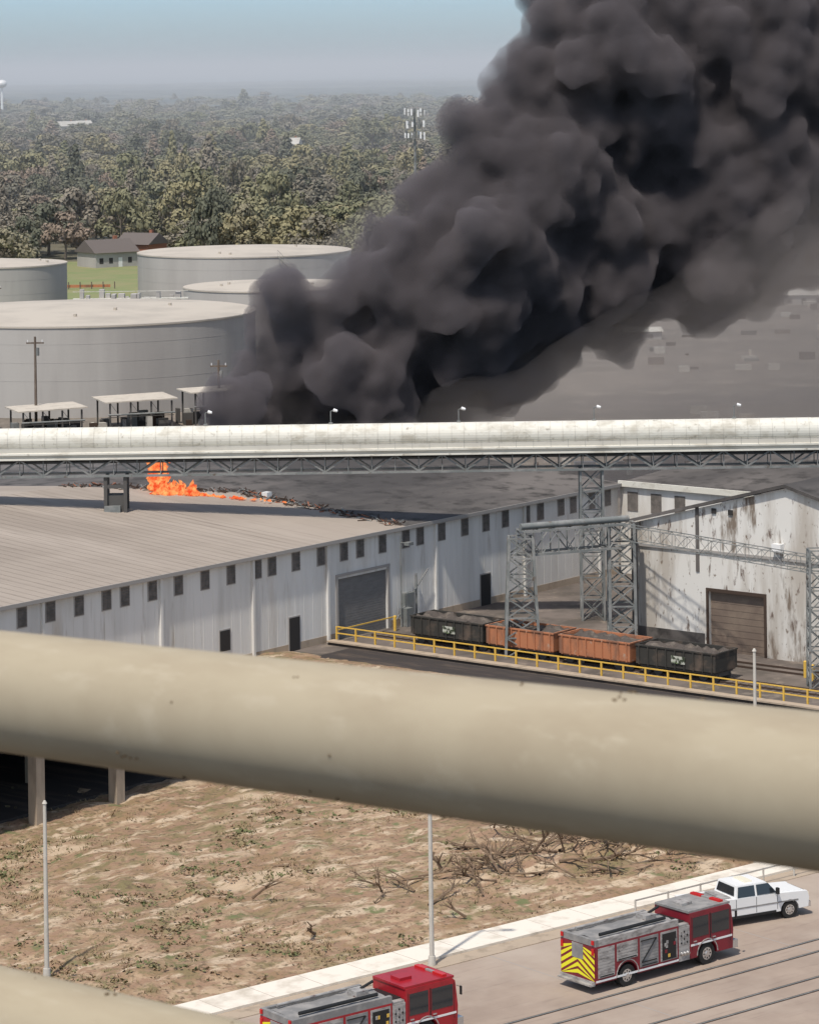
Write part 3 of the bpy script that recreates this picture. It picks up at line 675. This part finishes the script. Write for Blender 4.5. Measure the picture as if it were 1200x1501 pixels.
L.new(tc.outputs['Object'],nz.inputs[0]); L.new(tc.outputs['Object'],n2.inputs[0]); L.new(n2.outputs[0],mr.inputs[0]); L.new(nz.outputs[0],cr.inputs[0]); L.new(cr.outputs[0],e.inputs[0]); e.inputs[1].default_value=1.15
L.new(mr.outputs[0],ms.inputs[0]); L.new(tr.outputs[0],ms.inputs[1]); L.new(e.outputs[0],ms.inputs[2]); L.new(ms.outputs[0],o.inputs[0]); M['flame']=fm
m=MB()
def flame(x,y,z,h,r):
    lx=U(-.1,.3)*h*.5; n=8; seg=7; vs=[]
    for j in range(seg+1):
        t=j/seg; q=r*(math.sin(math.pi*min(1,t*.8+.2))**.8)*(1-t)**.5+.01
        ox=lx*t*t+.25*r*math.sin(t*7+x*3)
        for i in range(n):
            a=6.283*i/n; w=q*U(.6,1.3); vs.append((x+ox+w*math.cos(a),y+w*math.sin(a),z+h*t))
    fs=[(j*n+i,j*n+(i+1)%n,(j+1)*n+(i+1)%n,(j+1)*n+i) for j in range(seg) for i in range(n)]
    m.add(vs,fs,'flame',True)
for _ in range(44): flame(-20.4+U(-1.5,2.2),258.3+U(-1,1),9.45,U(.5,1.35),U(.3,.55))
for i in range(44): flame(-21.6+U(-.6,.6),258.8+U(-.4,.4),9.6+U(0,2.7),U(.7,1.4),U(.28,.48))
for i in range(60):
    t=R()**1.5; flame(-18.6+t*8.0,258.2-t*3.2+U(-.3,.3),9.42-t*.33,U(.1,.36)*(1-t*.5),U(.12,.38)*(1-.5*t))
m.obj('fire',fixn=False)

# ---------------------------------------------------------------- smoke
def volmat(name,dens,col,an=0):
    v=D.materials.new(name); v.use_nodes=True; N=v.node_tree.nodes; N.clear(); o=N.new('ShaderNodeOutputMaterial')
    p=N.new('ShaderNodeVolumePrincipled'); p.inputs['Density'].default_value=dens; p.inputs['Color'].default_value=(*col,1); p.inputs['Anisotropy'].default_value=an
    v.node_tree.links.new(p.outputs[0],o.inputs['Volume']); return v
def puffs(name,cl,vm,vox,disp,sub,jit=0):
    bm=bmesh.new()
    for (x,y,z,r) in cl:
        x+=U(-jit,jit);y+=U(-jit,jit);z+=U(-jit,jit)*.4
        bmesh.ops.create_icosphere(bm,subdivisions=2,radius=r,matrix=Matrix.Translation((x,y,z)))
        for _ in range(sub):
            v=Vector((U(-1,1),U(-1,.6),U(-1,1))).normalized()*r*U(.75,1.0); q=r*U(.2,.45)
            bmesh.ops.create_icosphere(bm,subdivisions=2,radius=q,matrix=Matrix.Translation(Vector((x,y,z))+v))
    me=D.meshes.new(name); bm.to_mesh(me); bm.free(); o=D.objects.new(name,me); SC.collection.objects.link(o); me.materials.append(vm)
    r=o.modifiers.new('r','REMESH'); r.mode='VOXEL'; r.voxel_size=vox
    for i,(sz,st) in enumerate(disp):
        t=D.textures.new('c%d'%i,'CLOUDS'); t.noise_scale=sz; t.noise_depth=3
        dm=o.modifiers.new('d','DISPLACE'); dm.texture=t; dm.texture_coords='GLOBAL'; dm.strength=st; dm.mid_level=.45
    r=o.modifiers.new('r2','REMESH'); r.mode='VOXEL'; r.voxel_size=vox*.85; r.use_smooth_shade=True
    return o
main=[(345,585,44),(330,600,34),(395,575,62),(470,560,78),(412,460,42),(414,430,36),(410,515,54),(480,500,66),(492,425,40),(540,540,85),(545,450,66),(600,490,108),(590,360,58),(640,400,105),(690,480,95),(655,290,66),(720,350,115),(715,215,66),(770,430,110),(790,270,125),(795,120,75),(850,370,130),(870,200,140),(900,60,130),(950,330,140),(980,160,170),(1010,20,170),(1060,290,150),(1100,120,200),(1140,-40,200),(1190,240,150),(1230,80,200),(1290,180,170),(900,-60,110),(1000,400,80),(1130,370,60),(800,500,62),(640,570,56),(720,555,50),(900,465,62),(1010,440,52),(1090,405,55),(1190,380,50)]
cl=[]
for u,v,r in main:
    Yd=305+(u-340)*.03; k=Yd/4500
    xx=(u-600)-.014*(v-101); yy=(v-101)+.014*(u-600)
    cl.append((xx*k,Yd+U(-4,4),45-yy*k,r*k*.93))
puffs('smoke_plume',cl,volmat('smoke_dense',.5,(.33,.293,.307)),.6,[(5,5),(1.8,3.0)],15)
# thin brown smoke: drifting off the base in front, lying over the ground behind
hA=[(-4,296,6,6),(4,300,5,6),(12,300,6,7),(20,300,7,8),(28,302,9,9),(38,304,12,11),(48,306,15,13),(58,306,19,15),(68,308,22,17),(10,264,4,4.5),(15,264,4,5)]
hB=[(6,300,7,8),(16,300,9,10),(26,302,12,12),(38,304,16,15),(50,306,20,17),(62,308,24,20),(76,310,28,24)]
hC=[(10,372,8,28),(35,378,12,34),(65,384,18,40),(100,390,22,46)]
puffs('smoke_haze',hA,volmat('smoke_thin',.014,(.72,.63,.585)),2.2,[(6,6)],3,1)
puffs('smoke_haze',hB,volmat('smoke_thinner',.01,(.72,.63,.585)),2.6,[(8,7)],2,2)
puffs('smoke_haze',hC,volmat('smoke_thinnest',.013,(.74,.66,.61)),3.5,[(12,8)],0,3)
m=MB(); M['haze']=volmat('air_haze',.00025,(.95,.965,.985)); m.box(-4000,4000,640,24000,-2,85,'haze'); m.obj('background_haze')

# ---------------------------------------------------------------- foreground pipes and an unseen deck added to block ground bounce
def fpipe(name,L,Rr,r):
    L=Vector(L);Rr=Vector(Rr);d=Rr-L; m=MB(); n=64
    m.cyl(Vector((0,0,-3.0)),Vector((0,0,5.5)),r,'pipe',n=n)
    m.cyl((0,0,-1.9),(0,0,-1.85),r+.012,'pipe',n=n)
    for _ in range(30):
        a=U(0,6.28);z=U(0,2.5);s=U(.005,.012)
        for _ in range(random.choice((1,2,3))):
            aa=a+U(-.06,.06);zz=z+U(-.02,.02); p=Vector((math.cos(aa)*r,math.sin(aa)*r,zz)); m.cyl(p,p+Vector((math.cos(aa)*.3,math.sin(aa)*.3,U(-1,1)))*s,s*.5,'spot',s*.2,n=5)
    o=m.obj(name,L); o.rotation_mode='QUATERNION'; o.rotation_quaternion=d.to_track_quat('Z','Y'); return o
fpipe('foreground_pipe',(-1.062,7.8,43.435),(.770,5.92,43.596),.15)
fpipe('foreground_pipe',(-1.074,7.8,42.576),(.758,5.92,42.737),.15)
m=MB(); m.box(-9,9,-4,8.9,41.7,41.85,'rust')  # slab added out of view to keep bounce light off the pipe undersides
for i in range(19): m.box(-9+i,-8.9+i,-4,8.9,41.5,41.7,'steeld')
for x,y in((-8.5,-3.5),(8.5,-3.5),(-8.5,4),(8.5,4)): m.box(x-.3,x+.3,y-.3,y+.3,0,41.5,'steel')
m.obj('bounce_blocker_deck')

# ---------------------------------------------------------------- light, sky, camera
az=Vector((-.42,-.9,0)).normalized(); el=math.radians(62)
S=Vector((az.x*math.cos(el),az.y*math.cos(el),math.sin(el)))
l=D.lights.new('sun','SUN'); l.energy=3.9; l.angle=math.radians(1.5); l.color=(1,.94,.85)
o=D.objects.new('sun',l); SC.collection.objects.link(o); o.rotation_mode='QUATERNION'; o.rotation_quaternion=S.to_track_quat('Z','Y')
w=D.worlds.new('World'); SC.world=w; w.use_nodes=True; N=w.node_tree.nodes; L=w.node_tree.links
sky=N.new('ShaderNodeTexSky'); sky.sky_type='NISHITA'; sky.sun_disc=False; sky.sun_elevation=el; sky.sun_rotation=math.atan2(az.x,az.y); sky.dust_density=1.0; sky.ozone_density=1.5
tc=N.new('ShaderNodeTexCoord'); sp=N.new('ShaderNodeSeparateXYZ'); L.new(tc.outputs['Generated'],sp.inputs[0])
cr=N.new('ShaderNodeValToRGB'); e=cr.color_ramp.elements; e[0].position=0; e[0].color=(.42,.54,.69,1); e[1].position=.3; e[1].color=(.74,.66,.57,1)
q=e.new(.026); q.color=(.4,.55,.79,1); q=e.new(.1); q.color=(.57,.62,.68,1)
L.new(sp.outputs[2],cr.inputs[0])
sc=N.new('ShaderNodeVectorMath'); sc.operation='SCALE'; sc.inputs[3].default_value=2.4; L.new(cr.outputs[0],sc.inputs[0])
mx=N.new('ShaderNodeVectorMath'); mx.operation='MULTIPLY'
L.new(sky.outputs[0],mx.inputs[0]); L.new(sc.outputs[0],mx.inputs[1]); L.new(mx.outputs[0],N['Background'].inputs[0]); N['Background'].inputs[1].default_value=.1
c=D.cameras.new('camera'); co=D.objects.new('camera',c); SC.collection.objects.link(co); SC.camera=co
co.location=(0,0,45); co.rotation_euler=(math.radians(90),math.radians(.8),0)
c.lens=107.93; c.sensor_width=36; c.shift_y=-.4327; c.clip_end=80000; c.clip_start=.1
c.dof.use_dof=True; c.dof.focus_distance=220; c.dof.aperture_fstop=12
SC.view_settings.view_transform='Standard'; SC.view_settings.look='None'; SC.view_settings.exposure=0
print('trees',cnt)
